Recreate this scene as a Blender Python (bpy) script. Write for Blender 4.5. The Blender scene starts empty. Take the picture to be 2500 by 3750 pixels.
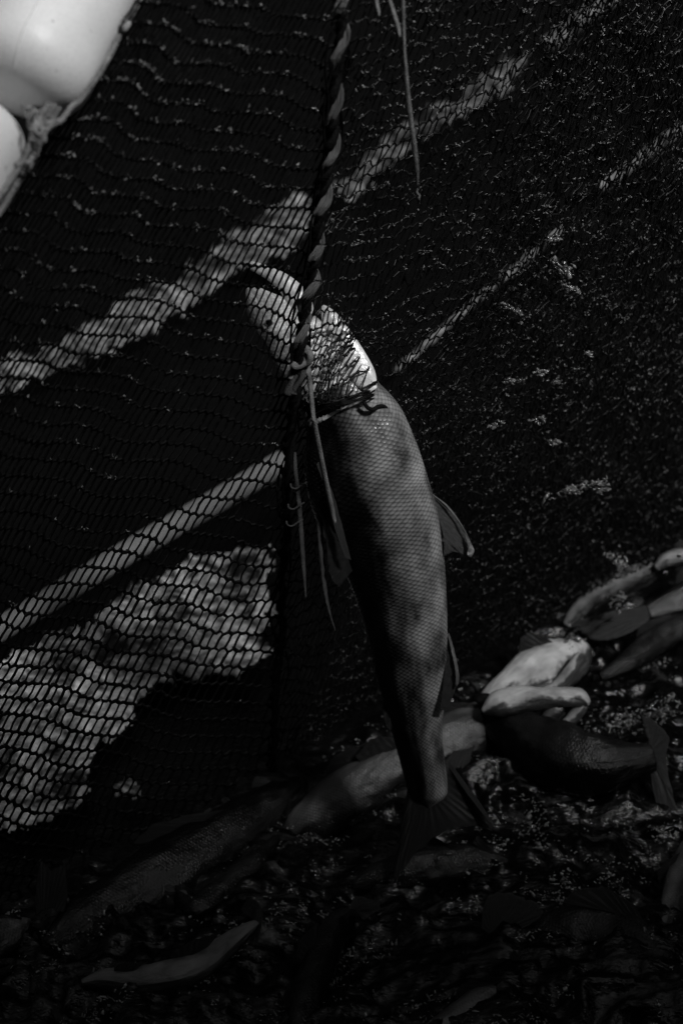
import bpy, math, random
import numpy as np
from mathutils import Vector
random.seed(7)
rng = np.random.default_rng(11)
sc = bpy.context.scene
COL = sc.collection

# ------------------------------------------------------------------ camera
PITCH = math.radians(35)
CAMZ = 1.5
FP = 6133.0            # focal length in photo pixels (photo 2500 x 3750)
cd = bpy.data.cameras.new('camera'); cam = bpy.data.objects.new('camera', cd); COL.objects.link(cam)
cam.location = (0, 0, CAMZ); cam.rotation_euler = (math.pi/2 - PITCH, 0, 0)
cd.sensor_fit = 'VERTICAL'; cd.sensor_height = 36.0; cd.lens = FP/3750*36.0
cd.clip_start = 0.05; cd.clip_end = 500
cd.dof.use_dof = True; cd.dof.focus_distance = 1.76; cd.dof.aperture_fstop = 5.0
sc.camera = cam

# ------------------------------------------------------------------ world and sun (monochrome daylight)
SUN = Vector((0.42, -0.42, 0.80)).normalized()
w = bpy.data.worlds.new('World'); sc.world = w; w.use_nodes = True
nt = w.node_tree; nt.nodes.clear()
sky = nt.nodes.new('ShaderNodeTexSky'); sky.sky_type = 'NISHITA'; sky.sun_disc = False
sky.sun_elevation = math.asin(SUN.z); sky.sun_rotation = math.atan2(SUN.x, SUN.y)
bw = nt.nodes.new('ShaderNodeRGBToBW'); bg = nt.nodes.new('ShaderNodeBackground'); wo = nt.nodes.new('ShaderNodeOutputWorld')
bg.inputs['Strength'].default_value = 0.05
nt.links.new(sky.outputs[0], bw.inputs[0]); nt.links.new(bw.outputs[0], bg.inputs[0]); nt.links.new(bg.outputs[0], wo.inputs[0])
sd = bpy.data.lights.new('sun', 'SUN'); sun = bpy.data.objects.new('sun', sd); COL.objects.link(sun)
sd.energy = 2.0; sd.angle = math.radians(9); sd.color = (1, 1, 1)
sun.rotation_euler = SUN.to_track_quat('Z', 'Y').to_euler()
sc.view_settings.view_transform = 'Standard'; sc.view_settings.look = 'None'
sc.view_settings.exposure = 0.85; sc.view_settings.gamma = 1.0

# ------------------------------------------------------------------ geometry helpers
SP, CP = math.sin(PITCH), math.cos(PITCH)
CAM = np.array([0, 0, CAMZ])
def ray(x, y):
    x = np.asarray(x, float); y = np.asarray(y, float)
    u = (x - 1250)/FP; v = (1875 - y)/FP
    return np.stack([u, CP + v*SP, -SP + v*CP], -1)
def P(x, y, t):
    return CAM + ray(x, y)*np.asarray(t, float)[..., None]
def tz(x, y, z=0.0):
    return (z - CAMZ)/ray(x, y)[..., 2]
def onz(x, y, z=0.0):
    return P(x, y, tz(x, y, z))
def net_t(x, y):           # the leaning net wall  y = 1.653 + .767 x - .2 z
    d = ray(x, y)
    return 1.353/(d[..., 1] - 0.767*d[..., 0] - 0.2*d[..., 2]*1.0) if False else (1.653 - 0.2*CAMZ)/(d[..., 1] - 0.767*d[..., 0] + 0.2*d[..., 2])

_perm = rng.random((512, 512))
def vnoise(x, y, s=0):
    x = np.asarray(x, float) + s*37.3; y = np.asarray(y, float) + s*17.7
    xi = np.floor(x).astype(int); yi = np.floor(y).astype(int)
    fx = x - xi; fy = y - yi; fx = fx*fx*(3-2*fx); fy = fy*fy*(3-2*fy)
    g = lambda a, b: _perm[a % 512, b % 512]
    return (g(xi, yi)*(1-fx) + g(xi+1, yi)*fx)*(1-fy) + (g(xi, yi+1)*(1-fx) + g(xi+1, yi+1)*fx)*fy
def fbm(x, y, o=4, s=0):
    r = 0; a = .5
    for k in range(o):
        r = r + a*(vnoise(x, y, s+k) - .5)*2; x = x*2.03; y = y*2.03; a *= .5
    return r

def link(name, V, F, mat, parent=None, smooth=True, uv=None, uv2=None):
    me = bpy.data.meshes.new(name)
    V = np.asarray(V, float)
    o = bpy.data.objects.new(name, me); COL.objects.link(o)
    root = parent
    if root is not None:
        o.parent = root
        off = np.zeros(3); q = root
        while q is not None:
            off = off + np.array(q.location); q = q.parent
        V = V - off
    if isinstance(F, np.ndarray):
        n, k = F.shape
        me.vertices.add(len(V)); me.vertices.foreach_set('co', V.ravel())
        me.loops.add(n*k); me.loops.foreach_set('vertex_index', F.ravel().astype(np.int32))
        me.polygons.add(n); me.polygons.foreach_set('loop_start', np.arange(0, n*k, k, dtype=np.int32))
        me.polygons.foreach_set('loop_total', np.full(n, k, dtype=np.int32))
        me.update(calc_edges=True); me.validate()
    else:
        me.from_pydata([tuple(v) for v in V], [], F); me.update()
    for nm, U in (('UVMap', uv), ('body', uv2)):
        if U is not None:
            lay = me.uv_layers.new(name=nm)
            idx = np.zeros(len(me.loops), dtype=np.int32); me.loops.foreach_get('vertex_index', idx)
            lay.data.foreach_set('uv', np.asarray(U, float)[idx].ravel())
    if smooth:
        me.polygons.foreach_set('use_smooth', np.ones(len(me.polygons), dtype=bool))
    if mat: me.materials.append(mat)
    return o
def tag(o, label=None, cat=None, group=None, kind=None):
    if label: o['label'] = label
    if cat: o['category'] = cat
    if group: o['group'] = group
    if kind: o['kind'] = kind
    return o
def thing(name, loc, label, cat, group=None):
    o = bpy.data.objects.new(name, None); COL.objects.link(o); o.location = tuple(loc); o.empty_display_size = .05
    return tag(o, label, cat, group)

def catmull(K, n):
    K = np.asarray(K, float); m = len(K)
    A = np.vstack([2*K[0]-K[1], K, 2*K[-1]-K[-2]])
    s = np.linspace(0, m-1-1e-9, n); i = s.astype(int); f = (s-i)[:, None]
    p0, p1, p2, p3 = A[i], A[i+1], A[i+2], A[i+3]
    return .5*((2*p1) + (-p0+p2)*f + (2*p0-5*p1+4*p2-p3)*f**2 + (-p0+3*p1-3*p2+p3)*f**3)
def unit(a): return a/np.maximum(np.linalg.norm(a, axis=-1, keepdims=True), 1e-12)
def frames(Q):
    T = unit(np.gradient(Q, axis=0)); up = np.array([0.13, .35, .93])
    S = unit(np.cross(T, up)); D = np.cross(S, T)
    return T, S, D
def tube_arr(Q, r, n=8, flat=1.0, cap=True):
    Q = np.asarray(Q, float); m = len(Q); r = np.broadcast_to(np.asarray(r, float), (m,))
    T, S, D = frames(Q)
    a = np.linspace(0, 2*np.pi, n, endpoint=False)
    V = Q[:, None] + r[:, None, None]*(S[:, None]*np.cos(a)[None, :, None] + flat*D[:, None]*np.sin(a)[None, :, None])
    V = V.reshape(-1, 3)
    i = np.arange(m-1)[:, None]; j = np.arange(n)[None, :]; j2 = (j+1) % n
    F = np.stack([i*n+j, i*n+j2, (i+1)*n+j2, (i+1)*n+j], -1).reshape(-1, 4)
    L = np.concatenate([[0], np.cumsum(np.linalg.norm(np.diff(Q, axis=0), axis=1))])
    U = np.stack([np.repeat(L, n), np.tile(a/(2*np.pi), m)], -1)
    return V, F, U
def tube(name, Q, r, mat, parent=None, n=8, flat=1.0, endtaper=True):
    Q = np.asarray(Q, float); m = len(Q); r = np.array(np.broadcast_to(np.asarray(r, float), (m,)))
    if endtaper:
        r = r.copy(); r[0] *= .05; r[-1] *= .05
    V, F, U = tube_arr(Q, r, n, flat)
    return link(name, V, F, mat, parent, uv=U)
def join(parts):
    Vs, Fs, o = [], [], 0
    for V, F, *_ in parts:
        Vs.append(V); Fs.append(F+o); o += len(V)
    return np.vstack(Vs), np.vstack(Fs)
def prisms(A, B, r):        # many little 3-sided threads
    n = len(A); r = np.broadcast_to(np.asarray(r, float), (n,))
    T = unit(B-A); ref = np.where(np.abs(T[:, 2:3]) > .8, np.array([[1., 0, 0]]), np.array([[0, 0, 1.]]))
    S = unit(np.cross(T, ref)); D = np.cross(T, S)
    V = np.zeros((n, 6, 3))
    A = A - T*r[:, None]*.5; B = B + T*r[:, None]*.5
    for k in range(3):
        o = S*math.cos(k*2.0944+.3) + D*math.sin(k*2.0944+.3)
        V[:, k] = A + o*r[:, None]; V[:, k+3] = B + o*r[:, None]
    b = (np.arange(n)*6)[:, None, None]
    F = b + np.array([[0, 1, 4, 3], [1, 2, 5, 4], [2, 0, 3, 5]])[None]
    return V.reshape(-1, 3), F.reshape(-1, 4)
def twisted(Q, R, pitch, strands, rs, wob=0.0, flat=1.0, phase=0.0):
    Q = np.asarray(Q, float); T, S, D = frames(Q)
    L = np.concatenate([[0], np.cumsum(np.linalg.norm(np.diff(Q, axis=0), axis=1))])
    out = []
    for k in range(strands):
        a = 2*np.pi*(L/pitch + k/strands) + phase + (1.6*fbm(L*16, L*0+5, 2) if wob else 0)
        rr = R*(1 + wob*fbm(L*40, L*0+k*3.3, 2)[:, None]) if wob else R
        out.append(Q + rr*(S*np.cos(a)[:, None] + D*np.sin(a)[:, None]))
    return out

# ------------------------------------------------------------------ materials (all grey: the photograph is black and white)
def mat(name, col=.1, rough=.5, spec=.5, bump=0.0, bscale=200.0, var=0.0, vscale=30.0, coord='Object', metal=0.0, coat=0.0, stretch=None, tr=0.0):
    m = bpy.data.materials.new(name); m.use_nodes = True; N = m.node_tree.nodes; L = m.node_tree.links
    b = N['Principled BSDF']; b.inputs['Base Color'].default_value = (col, col, col, 1)
    b.inputs['Roughness'].default_value = rough; b.inputs['Specular IOR Level'].default_value = spec
    b.inputs['Metallic'].default_value = metal; b.inputs['Coat Weight'].default_value = coat; b.inputs['Coat Roughness'].default_value = .15
    tc = N.new('ShaderNodeTexCoord'); mp = N.new('ShaderNodeMapping'); L.new(tc.outputs[coord], mp.inputs[0])
    if stretch: mp.inputs['Scale'].default_value = stretch
    if var:
        n = N.new('ShaderNodeTexNoise'); n.inputs['Scale'].default_value = vscale; n.inputs['Detail'].default_value = 6; n.inputs['Roughness'].default_value = .62
        r = N.new('ShaderNodeValToRGB'); lo = max(0, col*(1-var)); hi = min(1, col*(1+var))
        r.color_ramp.elements[0].position = .36; r.color_ramp.elements[1].position = .64
        r.color_ramp.elements[0].color = (lo, lo, lo, 1); r.color_ramp.elements[1].color = (hi, hi, hi, 1)
        L.new(mp.outputs[0], n.inputs[0]); L.new(n.outputs[0], r.inputs[0]); L.new(r.outputs[0], b.inputs['Base Color'])
    if bump:
        n = N.new('ShaderNodeTexNoise'); n.inputs['Scale'].default_value = bscale; n.inputs['Detail'].default_value = 5
        bp = N.new('ShaderNodeBump'); bp.inputs['Strength'].default_value = bump; bp.inputs['Distance'].default_value = .003
        L.new(mp.outputs[0], n.inputs[0]); L.new(n.outputs[0], bp.inputs['Height']); L.new(bp.outputs[0], b.inputs['Normal'])
    return m
M = {}
M['net'] = mat('black_twine', .005, .6, .08, var=.8, vscale=300)
M['net2'] = mat('fine_black_twine', .006, .36, .17, var=.9, vscale=160)
M['fuzz'] = mat('frayed_fibre', .20, .45, .4, var=.95, vscale=35)
M['fuzzd'] = mat('frayed_fibre_dim', .16, .45, .4, var=.9, vscale=45)
M['rope'] = mat('grey_rope', .26, .6, .3, bump=1, bscale=90, var=.9, vscale=6, coord='UV', stretch=(6, 3, 1))
M['ropedark'] = mat('black_rope', .006, .7, .1, bump=.5, bscale=500)
M['floatrope'] = mat('pale_rope', .24, .7, .3, bump=.8, bscale=700, var=.5, vscale=70)
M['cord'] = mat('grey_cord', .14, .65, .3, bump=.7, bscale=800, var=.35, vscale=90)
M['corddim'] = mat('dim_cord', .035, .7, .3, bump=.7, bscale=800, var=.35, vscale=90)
M['fin'] = mat('fin_membrane', .045, .4, .5, bump=.9, bscale=60, var=.6, vscale=14, coord='UV', stretch=(14, .8, 1))
M['finray'] = mat('fin_rays', .085, .35, .5, bump=.9, bscale=60, var=.8, vscale=14, coord='UV', stretch=(12, .6, 1))
M['finpale'] = mat('pale_fin_edge', .17, .4, .5, var=.5, vscale=40, bump=.4, bscale=300)
M['finmid'] = mat('fin_leading_edge', .09, .45, .4, var=.5, vscale=40, bump=.4, bscale=300)
M['findark'] = mat('dark_fin', .016, .35, .6, bump=.9, bscale=60, var=.7, vscale=14, coord='UV', stretch=(14, .8, 1))
M['jaw'] = mat('pale_jaw', .72, .24, .8, bump=.7, bscale=110, var=.3, vscale=60)
M['eye'] = mat('eye', .004, .08, .6)
M['ring'] = mat('eye_ring', .10, .25, .6)
M['mouth'] = mat('mouth', .01, .4, .5, var=.5)
M['hill'] = mat('blocker_slope', .012, .9, .1, var=.6, vscale=.2)  # for the added slope that darkens the water's reflection

def float_mat():
    m = mat('float_plastic', .78, .42, .4, bump=.12, bscale=300); N = m.node_tree.nodes; L = m.node_tree.links; b = N['Principled BSDF']
    tc = N.new('ShaderNodeTexCoord')
    def spot(scale, lo, hi, dark):
        n = N.new('ShaderNodeTexNoise'); n.inputs['Scale'].default_value = scale; n.inputs['Detail'].default_value = 4; L.new(tc.outputs['Object'], n.inputs[0])
        r = N.new('ShaderNodeValToRGB'); r.color_ramp.elements[0].position = lo; r.color_ramp.elements[1].position = hi
        r.color_ramp.elements[0].color = (dark, dark, dark, 1); r.color_ramp.elements[1].color = (1, 1, 1, 1); L.new(n.outputs[0], r.inputs[0]); return r
    a = spot(120, .26, .32, .45); c = spot(18, .3, .6, .86); d = spot(500, .3, .5, .9)
    x1 = N.new('ShaderNodeMix'); x1.data_type = 'RGBA'; x1.blend_type = 'MULTIPLY'; x1.inputs[0].default_value = 1
    x2 = N.new('ShaderNodeMix'); x2.data_type = 'RGBA'; x2.blend_type = 'MULTIPLY'; x2.inputs[0].default_value = 1
    x3 = N.new('ShaderNodeMix'); x3.data_type = 'RGBA'; x3.blend_type = 'MULTIPLY'; x3.inputs[0].default_value = 1
    L.new(a.outputs[0], x1.inputs[6]); L.new(c.outputs[0], x1.inputs[7]); L.new(x1.outputs[2], x2.inputs[6]); L.new(d.outputs[0], x2.inputs[7])
    L.new(x2.outputs[2], x3.inputs[6]); x3.inputs[7].default_value = (.82, .82, .82, 1); L.new(x3.outputs[2], b.inputs['Base Color'])
    return m
M['float'] = float_mat()

def skin(name, back, belly, pitch=.0041, mot=.55, rough=.33, edge=.22, mscale=(7, 26, 1), split=(.30, .72), spec=.5, bstr=.55, wet=.12, soft=.6, n2lo=.35):
    """fish skin: scales in a diamond lattice, countershaded from back (0) to belly (1)"""
    m = bpy.data.materials.new(name); m.use_nodes = True; N = m.node_tree.nodes; L = m.node_tree.links
    b = N['Principled BSDF']; b.inputs['Specular IOR Level'].default_value = spec; b.inputs['Roughness'].default_value = rough
    u = N.new('ShaderNodeUVMap'); u.uv_map = 'UVMap'; u2 = N.new('ShaderNodeUVMap'); u2.uv_map = 'body'
    mp = N.new('ShaderNodeMapping'); mp.inputs['Rotation'].default_value = (0, 0, math.radians(45))
    mp.inputs['Scale'].default_value = (1/pitch, 1/pitch, 1)
    sq = N.new('ShaderNodeMapping'); sq.inputs['Scale'].default_value = (1.15, .85, 1)
    L.new(u.outputs[0], sq.inputs[0]); L.new(sq.outputs[0], mp.inputs[0])
    v = N.new('ShaderNodeTexVoronoi'); v.voronoi_dimensions = '2D'; v.feature = 'F1'; v.inputs['Scale'].default_value = 1; v.inputs['Randomness'].default_value = .16
    L.new(mp.outputs[0], v.inputs['Vector'])
    r = N.new('ShaderNodeValToRGB'); r.color_ramp.elements[0].position = .25; r.color_ramp.elements[1].position = .62
    r.color_ramp.elements[0].color = (1, 1, 1, 1); r.color_ramp.elements[1].color = (edge, edge, edge, 1); L.new(v.outputs['Distance'], r.inputs[0])
    # countershade
    sx = N.new('ShaderNodeSeparateXYZ'); L.new(u2.outputs[0], sx.inputs[0])
    n = N.new('ShaderNodeTexNoise'); n.inputs['Scale'].default_value = 1; n.inputs['Detail'].default_value = 5; n.inputs['Roughness'].default_value = .6
    ms = N.new('ShaderNodeMapping'); ms.inputs['Scale'].default_value = mscale; L.new(u.outputs[0], ms.inputs[0]); L.new(ms.outputs[0], n.inputs[0])
    ad = N.new('ShaderNodeMath'); ad.operation = 'MULTIPLY_ADD'; L.new(n.outputs[0], ad.inputs[0]); ad.inputs[1].default_value = mot; L.new(sx.outputs[1], ad.inputs[2])
    sb = N.new('ShaderNodeMath'); sb.operation = 'SUBTRACT'; L.new(ad.outputs[0], sb.inputs[0]); sb.inputs[1].default_value = mot*.5
    cr = N.new('ShaderNodeValToRGB'); e = cr.color_ramp.elements; e[0].position = split[0]; e[1].position = split[1]
    e[0].color = (back, back, back, 1); e[1].color = (belly, belly, belly, 1); cr.color_ramp.interpolation = 'EASE'; L.new(sb.outputs[0], cr.inputs[0])
    n2 = N.new('ShaderNodeTexNoise'); n2.inputs['Scale'].default_value = 1; n2.inputs['Detail'].default_value = 6
    m2 = N.new('ShaderNodeMapping'); m2.inputs['Scale'].default_value = (22, 40, 1); m2.inputs['Location'].default_value = (3, 5, 0); L.new(u.outputs[0], m2.inputs[0]); L.new(m2.outputs[0], n2.inputs[0])
    r2 = N.new('ShaderNodeValToRGB'); r2.color_ramp.elements[0].position = .33; r2.color_ramp.elements[1].position = .64
    r2.color_ramp.elements[0].color = (n2lo,)*3 + (1,); r2.color_ramp.elements[1].color = (1.1,)*3 + (1,); L.new(n2.outputs[0], r2.inputs[0])
    x1 = N.new('ShaderNodeMix'); x1.data_type = 'RGBA'; x1.blend_type = 'MULTIPLY'; x1.inputs[0].default_value = 1
    x2 = N.new('ShaderNodeMix'); x2.data_type = 'RGBA'; x2.blend_type = 'MULTIPLY'; x2.inputs[0].default_value = 1
    L.new(cr.outputs[0], x1.inputs[6]); 
    xs = N.new('ShaderNodeMix'); xs.data_type = 'RGBA'; fac = N.new('ShaderNodeMath'); fac.operation = 'MULTIPLY'; fac.inputs[1].default_value = soft; fac.use_clamp = True
    L.new(sb.outputs[0], fac.inputs[0]); L.new(fac.outputs[0], xs.inputs[0]); L.new(r.outputs[0], xs.inputs[6]); xs.inputs[7].default_value = (.8, .8, .8, 1)
    L.new(xs.outputs[2], x1.inputs[7]); L.new(x1.outputs[2], x2.inputs[6]); L.new(r2.outputs[0], x2.inputs[7])
    L.new(x2.outputs[2], b.inputs['Base Color'])
    bp = N.new('ShaderNodeBump'); bp.invert = True; bp.inputs['Strength'].default_value = bstr; bp.inputs['Distance'].default_value = .0012
    L.new(v.outputs['Distance'], bp.inputs['Height'])
    n5 = N.new('ShaderNodeTexNoise'); n5.inputs['Scale'].default_value = 1; n5.inputs['Detail'].default_value = 6; n5.inputs['Roughness'].default_value = .65
    m5 = N.new('ShaderNodeMapping'); m5.inputs['Scale'].default_value = (30, 110, 1); L.new(u.outputs[0], m5.inputs[0]); L.new(m5.outputs[0], n5.inputs[0])
    b5 = N.new('ShaderNodeBump'); b5.inputs['Strength'].default_value = wet; b5.inputs['Distance'].default_value = .008
    L.new(n5.outputs[0], b5.inputs['Height']); L.new(bp.outputs[0], b5.inputs['Normal']); L.new(b5.outputs[0], b.inputs['Normal'])
    return m
M['skin'] = skin('salmon_skin', .006, .40, edge=.06, mot=.8, soft=.5, n2lo=.14, split=(.24, .86), rough=.22, spec=.7, mscale=(9, 38, 1))
M['skinhead'] = skin('salmon_head_skin', .50, .92, edge=.6, mot=.9, split=(.1, .5), rough=.22, spec=.8, wet=.5)
M['skinpale'] = skin('pale_skin', .010, .10, edge=.45, mot=1.4, rough=.28, pitch=.0034, mscale=(22,44,1), bstr=.35, wet=.4, soft=.4)
M['skindark'] = skin('dark_skin', .002, .016, edge=.35, mot=1.4, rough=.24, pitch=.0034, mscale=(22, 40, 1), bstr=.35, spec=.2, wet=.4)
M['skinwhite'] = skin('white_jaw_skin', .04, .48, edge=1, mot=1.5, rough=.4, pitch=.006, mscale=(30, 46, 1), split=(.34, .56), bstr=.1, wet=.6)
M['skinstripe'] = skin('striped_skin', .005, .13, edge=1, mot=2.6, rough=.35, pitch=.005, mscale=(2, 55, 1), split=(.46, .56), bstr=.05, wet=.4)

# ------------------------------------------------------------------ setting: water and added dark slope
def water_mat():
    m = bpy.data.materials.new('dark_water'); m.use_nodes = True; N = m.node_tree.nodes; L = m.node_tree.links
    b = N['Principled BSDF']; b.inputs['Roughness'].default_value = .12; b.inputs['IOR'].default_value = 1.33
    tc = N.new('ShaderNodeTexCoord')
    mp = N.new('ShaderNodeMapping'); mp.inputs['Rotation'].default_value = (0, 0, .5); mp.inputs['Scale'].default_value = (1, 2.1, 1); L.new(tc.outputs['Object'], mp.inputs[0])
    n = N.new('ShaderNodeTexNoise'); n.inputs['Scale'].default_value = 9; n.inputs['Detail'].default_value = 8; n.inputs['Roughness'].default_value = .72; n.inputs['Distortion'].default_value = 1.3
    L.new(mp.outputs[0], n.inputs[0])
    r = N.new('ShaderNodeValToRGB'); e = r.color_ramp.elements; e[0].position = .54; e[1].position = .86
    e[0].color = (.0015,)*3+(1,); e[1].color = (.10,)*3+(1,); L.new(n.outputs[0], r.inputs[0]); 
    sx = N.new('ShaderNodeSeparateXYZ'); L.new(tc.outputs['Object'], sx.inputs[0])      # churned foam only on the near side of the net
    q1 = N.new('ShaderNodeMath'); q1.operation = 'MULTIPLY_ADD'; L.new(sx.outputs[0], q1.inputs[0]); q1.inputs[1].default_value = .767; q1.inputs[2].default_value = 1.64
    q2 = N.new('ShaderNodeMath'); q2.operation = 'LESS_THAN'; L.new(sx.outputs[1], q2.inputs[0]); L.new(q1.outputs[0], q2.inputs[1])
    mx = N.new('ShaderNodeMix'); mx.data_type = 'RGBA'; L.new(q2.outputs[0], mx.inputs[0]); mx.inputs[6].default_value = (.002,)*3+(1,); L.new(r.outputs[0], mx.inputs[7])
    L.new(mx.outputs[2], b.inputs['Base Color'])
    n3 = N.new('ShaderNodeTexNoise'); n3.inputs['Scale'].default_value = 130; n3.inputs['Detail'].default_value = 4; L.new(mp.outputs[0], n3.inputs[0])
    bp = N.new('ShaderNodeBump'); bp.inputs['Strength'].default_value = .45; bp.inputs['Distance'].default_value = .004
    L.new(n3.outputs[0], bp.inputs['Height']); L.new(bp.outputs[0], b.inputs['Normal'])
    return m
def spaced(fine0, fine1, step, far):
    a = list(np.arange(fine0, fine1, step)); d = step; x = fine1
    while x < far: a.append(x); d *= 1.22; x += d
    a.append(far); x = fine0; d = step; lo = []
    while x > -far: d *= 1.22; x -= d; lo.append(x)
    return np.array(lo[::-1] + a)
gx = spaced(-.75, .85, .0042, 90); gy = spaced(.95, 2.6, .0042, 90)
X, Y = np.meshgrid(gx, gy, indexing='ij')
base = 1.653 + .767*X
inside = 1/(1+np.exp((Y - base)/.03))                 # churned water on the near side of the net
amp = np.exp(-np.maximum(0, np.hypot(X, Y-1.4)-1.2)*1.5)
def ridged(x, y, o, s):
    r = 0; a = .5
    for k in range(o):
        r = r + a*(1-np.abs(vnoise(x, y, s+k)*2-1)); x, y = x*1.93+.3*y, y*1.93-.3*x; a *= .52
    return r
wx = fbm(X*6, Y*6, 2, 40)*.04; wy = fbm(X*6, Y*6, 2, 44)*.04
Z = amp*inside*(.050*fbm(X*7, Y*7, 3, 3) + .026*(ridged((X+wx)*26, (Y+wy)*34, 4, 9)-.5) ) + amp*(1-inside)*(.003*fbm(X*9, Y*13, 3, 22)) - .012
nx, ny = X.shape
ii = np.arange(nx-1)[:, None]; jj = np.arange(ny-1)[None]
F = np.stack([ii*ny+jj, (ii+1)*ny+jj, (ii+1)*ny+jj+1, ii*ny+jj+1], -1).reshape(-1, 4)
wat = link('water', np.stack([X, Y, Z], -1).reshape(-1, 3), F, water_mat()); tag(wat, kind='structure')

# unseen slope added ahead and at left so the water mirrors dark, not sky
a = np.linspace(math.radians(-12), math.radians(205), 70); rr = np.linspace(0, 1, 16)
A, R_ = np.meshgrid(a, rr, indexing='ij')
R0 = 34 + 6*fbm(A*3, A*0, 3, 60)
HR = R0 + 20*R_; HZ = 78*R_**1.1*(1+.25*fbm(A*5, R_*3, 3, 63)) - 1
n1, n2 = A.shape
ii = np.arange(n1-1)[:, None]; jj = np.arange(n2-1)[None]
hill = link('sky_blocker_slope', np.stack([HR*np.cos(A), HR*np.sin(A)+2, HZ], -1).reshape(-1, 3),
            np.stack([ii*n2+jj, (ii+1)*n2+jj, (ii+1)*n2+jj+1, ii*n2+jj+1], -1).reshape(-1, 4), M['hill']); tag(hill, kind='structure')

# unseen vessel added behind the viewer: its tall cabin block shades the water below
def box(x0, x1, y0, y1, z0, z1):
    V = np.array([(x, y, z) for x in (x0, x1) for y in (y0, y1) for z in (z0, z1)], float)
    F = np.array([(0, 1, 3, 2), (4, 6, 7, 5), (0, 4, 5, 1), (2, 3, 7, 6), (0, 2, 6, 4), (1, 5, 7, 3)])
    return V, F
M['blocker_hull'] = mat('blocker_paint', .02, .5, .3, var=.5, vscale=6, bump=.3, bscale=40)
blocker_boat = thing('blocker_boat', (1, -1.5, 0), 'unseen dark vessel behind the viewer, added to shade the water', 'blocker_boat')
V, F = join([box(-4, 7, -3.2, -.55, -.4, .95), box(-4.03, 7.03, -.62, -.50, .90, 1.0)]); link('blocker_hull', V, F, M['blocker_hull'], blocker_boat, smooth=False)
V, F = join([box(-3.2, 6.2, -2.9, -.62, .953, 4.28), box(-3.3, 6.3, -3.0, -.58, 4.283, 4.36)]); link('blocker_deckhouse', V, F, M['blocker_hull'], blocker_boat, smooth=False)
for k in range(4):
    V, F = box(-2.2+k*2.1, -1.2+k*2.1, -.618, -.600, 2.0, 2.6); link('blocker_window', V, F, M['eye'], blocker_boat, smooth=False)

# ------------------------------------------------------------------ fish builder
def fish_body(name, st, tt, mt, parent, back_left=True, thick=.56, nr=150, ns=44, wob=0.0):
    wseed = int(abs(st[0][0])) % 97
    """st: (px, py, half height px) along the axis, tt: distances; the flank faces the viewer"""
    K = np.array([(x, y, h, t) for (x, y, h), t in zip(st, tt)], float)
    C = catmull(K, nr); Q = P(C[:, 0], C[:, 1], C[:, 3]); h = np.maximum(C[:, 2], 1)/FP*C[:, 3]
    T = unit(np.gradient(Q, axis=0)); Vw = unit(Q-CAM); S = unit(np.cross(T, Vw)); D = unit(np.cross(S, T))
    sg = 1 if back_left else -1
    a = np.linspace(0, 2*np.pi, ns, endpoint=False)
    ca, sa = np.cos(a), np.sin(a)
    # S*ca : back(-)/belly(+); slightly keeled back and rounder belly
    ex = np.sign(ca)*np.abs(ca)**1.05
    V = Q[:, None] + h[:, None, None]*(S[:, None]*ex[None, :, None] + thick*D[:, None]*(np.sign(sa)*np.abs(sa)**.9)[None, :, None])
    if wob:
        gx_, ga_ = np.meshgrid(np.arange(nr)/nr*9, np.abs(a/np.pi-1)*4, indexing='ij')
        V = Q[:, None] + (V-Q[:, None])*(1 + wob*fbm(gx_, ga_, 4, wseed))[..., None]
    L = np.concatenate([[0], np.cumsum(np.linalg.norm(np.diff(Q, axis=0), axis=1))])
    arc = a[None, :]*h.mean()*.9
    # mirror arc so that no seam shows on the flank facing the camera
    U = np.stack([np.repeat(L[:, None], ns, 1), np.broadcast_to(arc, (nr, ns))], -1).reshape(-1, 2)
    bel = .5 + .5*ca*sg
    U2 = np.stack([np.repeat(np.linspace(0, 1, nr)[:, None], ns, 1), np.broadcast_to(bel[None], (nr, ns))], -1).reshape(-1, 2)
    i = np.arange(nr-1)[:, None]; j = np.arange(ns)[None]; j2 = (j+1) % ns
    F = np.stack([i*ns+j, i*ns+j2, (i+1)*ns+j2, (i+1)*ns+j], -1).reshape(-1, 4)
    V = V.reshape(-1, 3)
    V = np.vstack([V, Q[0], Q[-1]]); U = np.vstack([U, U[0], U[-1]]); U2 = np.vstack([U2, [0, .5], [1, .5]])
    F = [tuple(f) for f in F.tolist()] + [(nr*ns, (k+1) % ns, k) for k in range(ns)] + [(nr*ns+1, (nr-1)*ns+k, (nr-1)*ns+(k+1) % ns) for k in range(ns)]
    return link(name, V, F, mt, parent, uv=U, uv2=U2)

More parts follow.
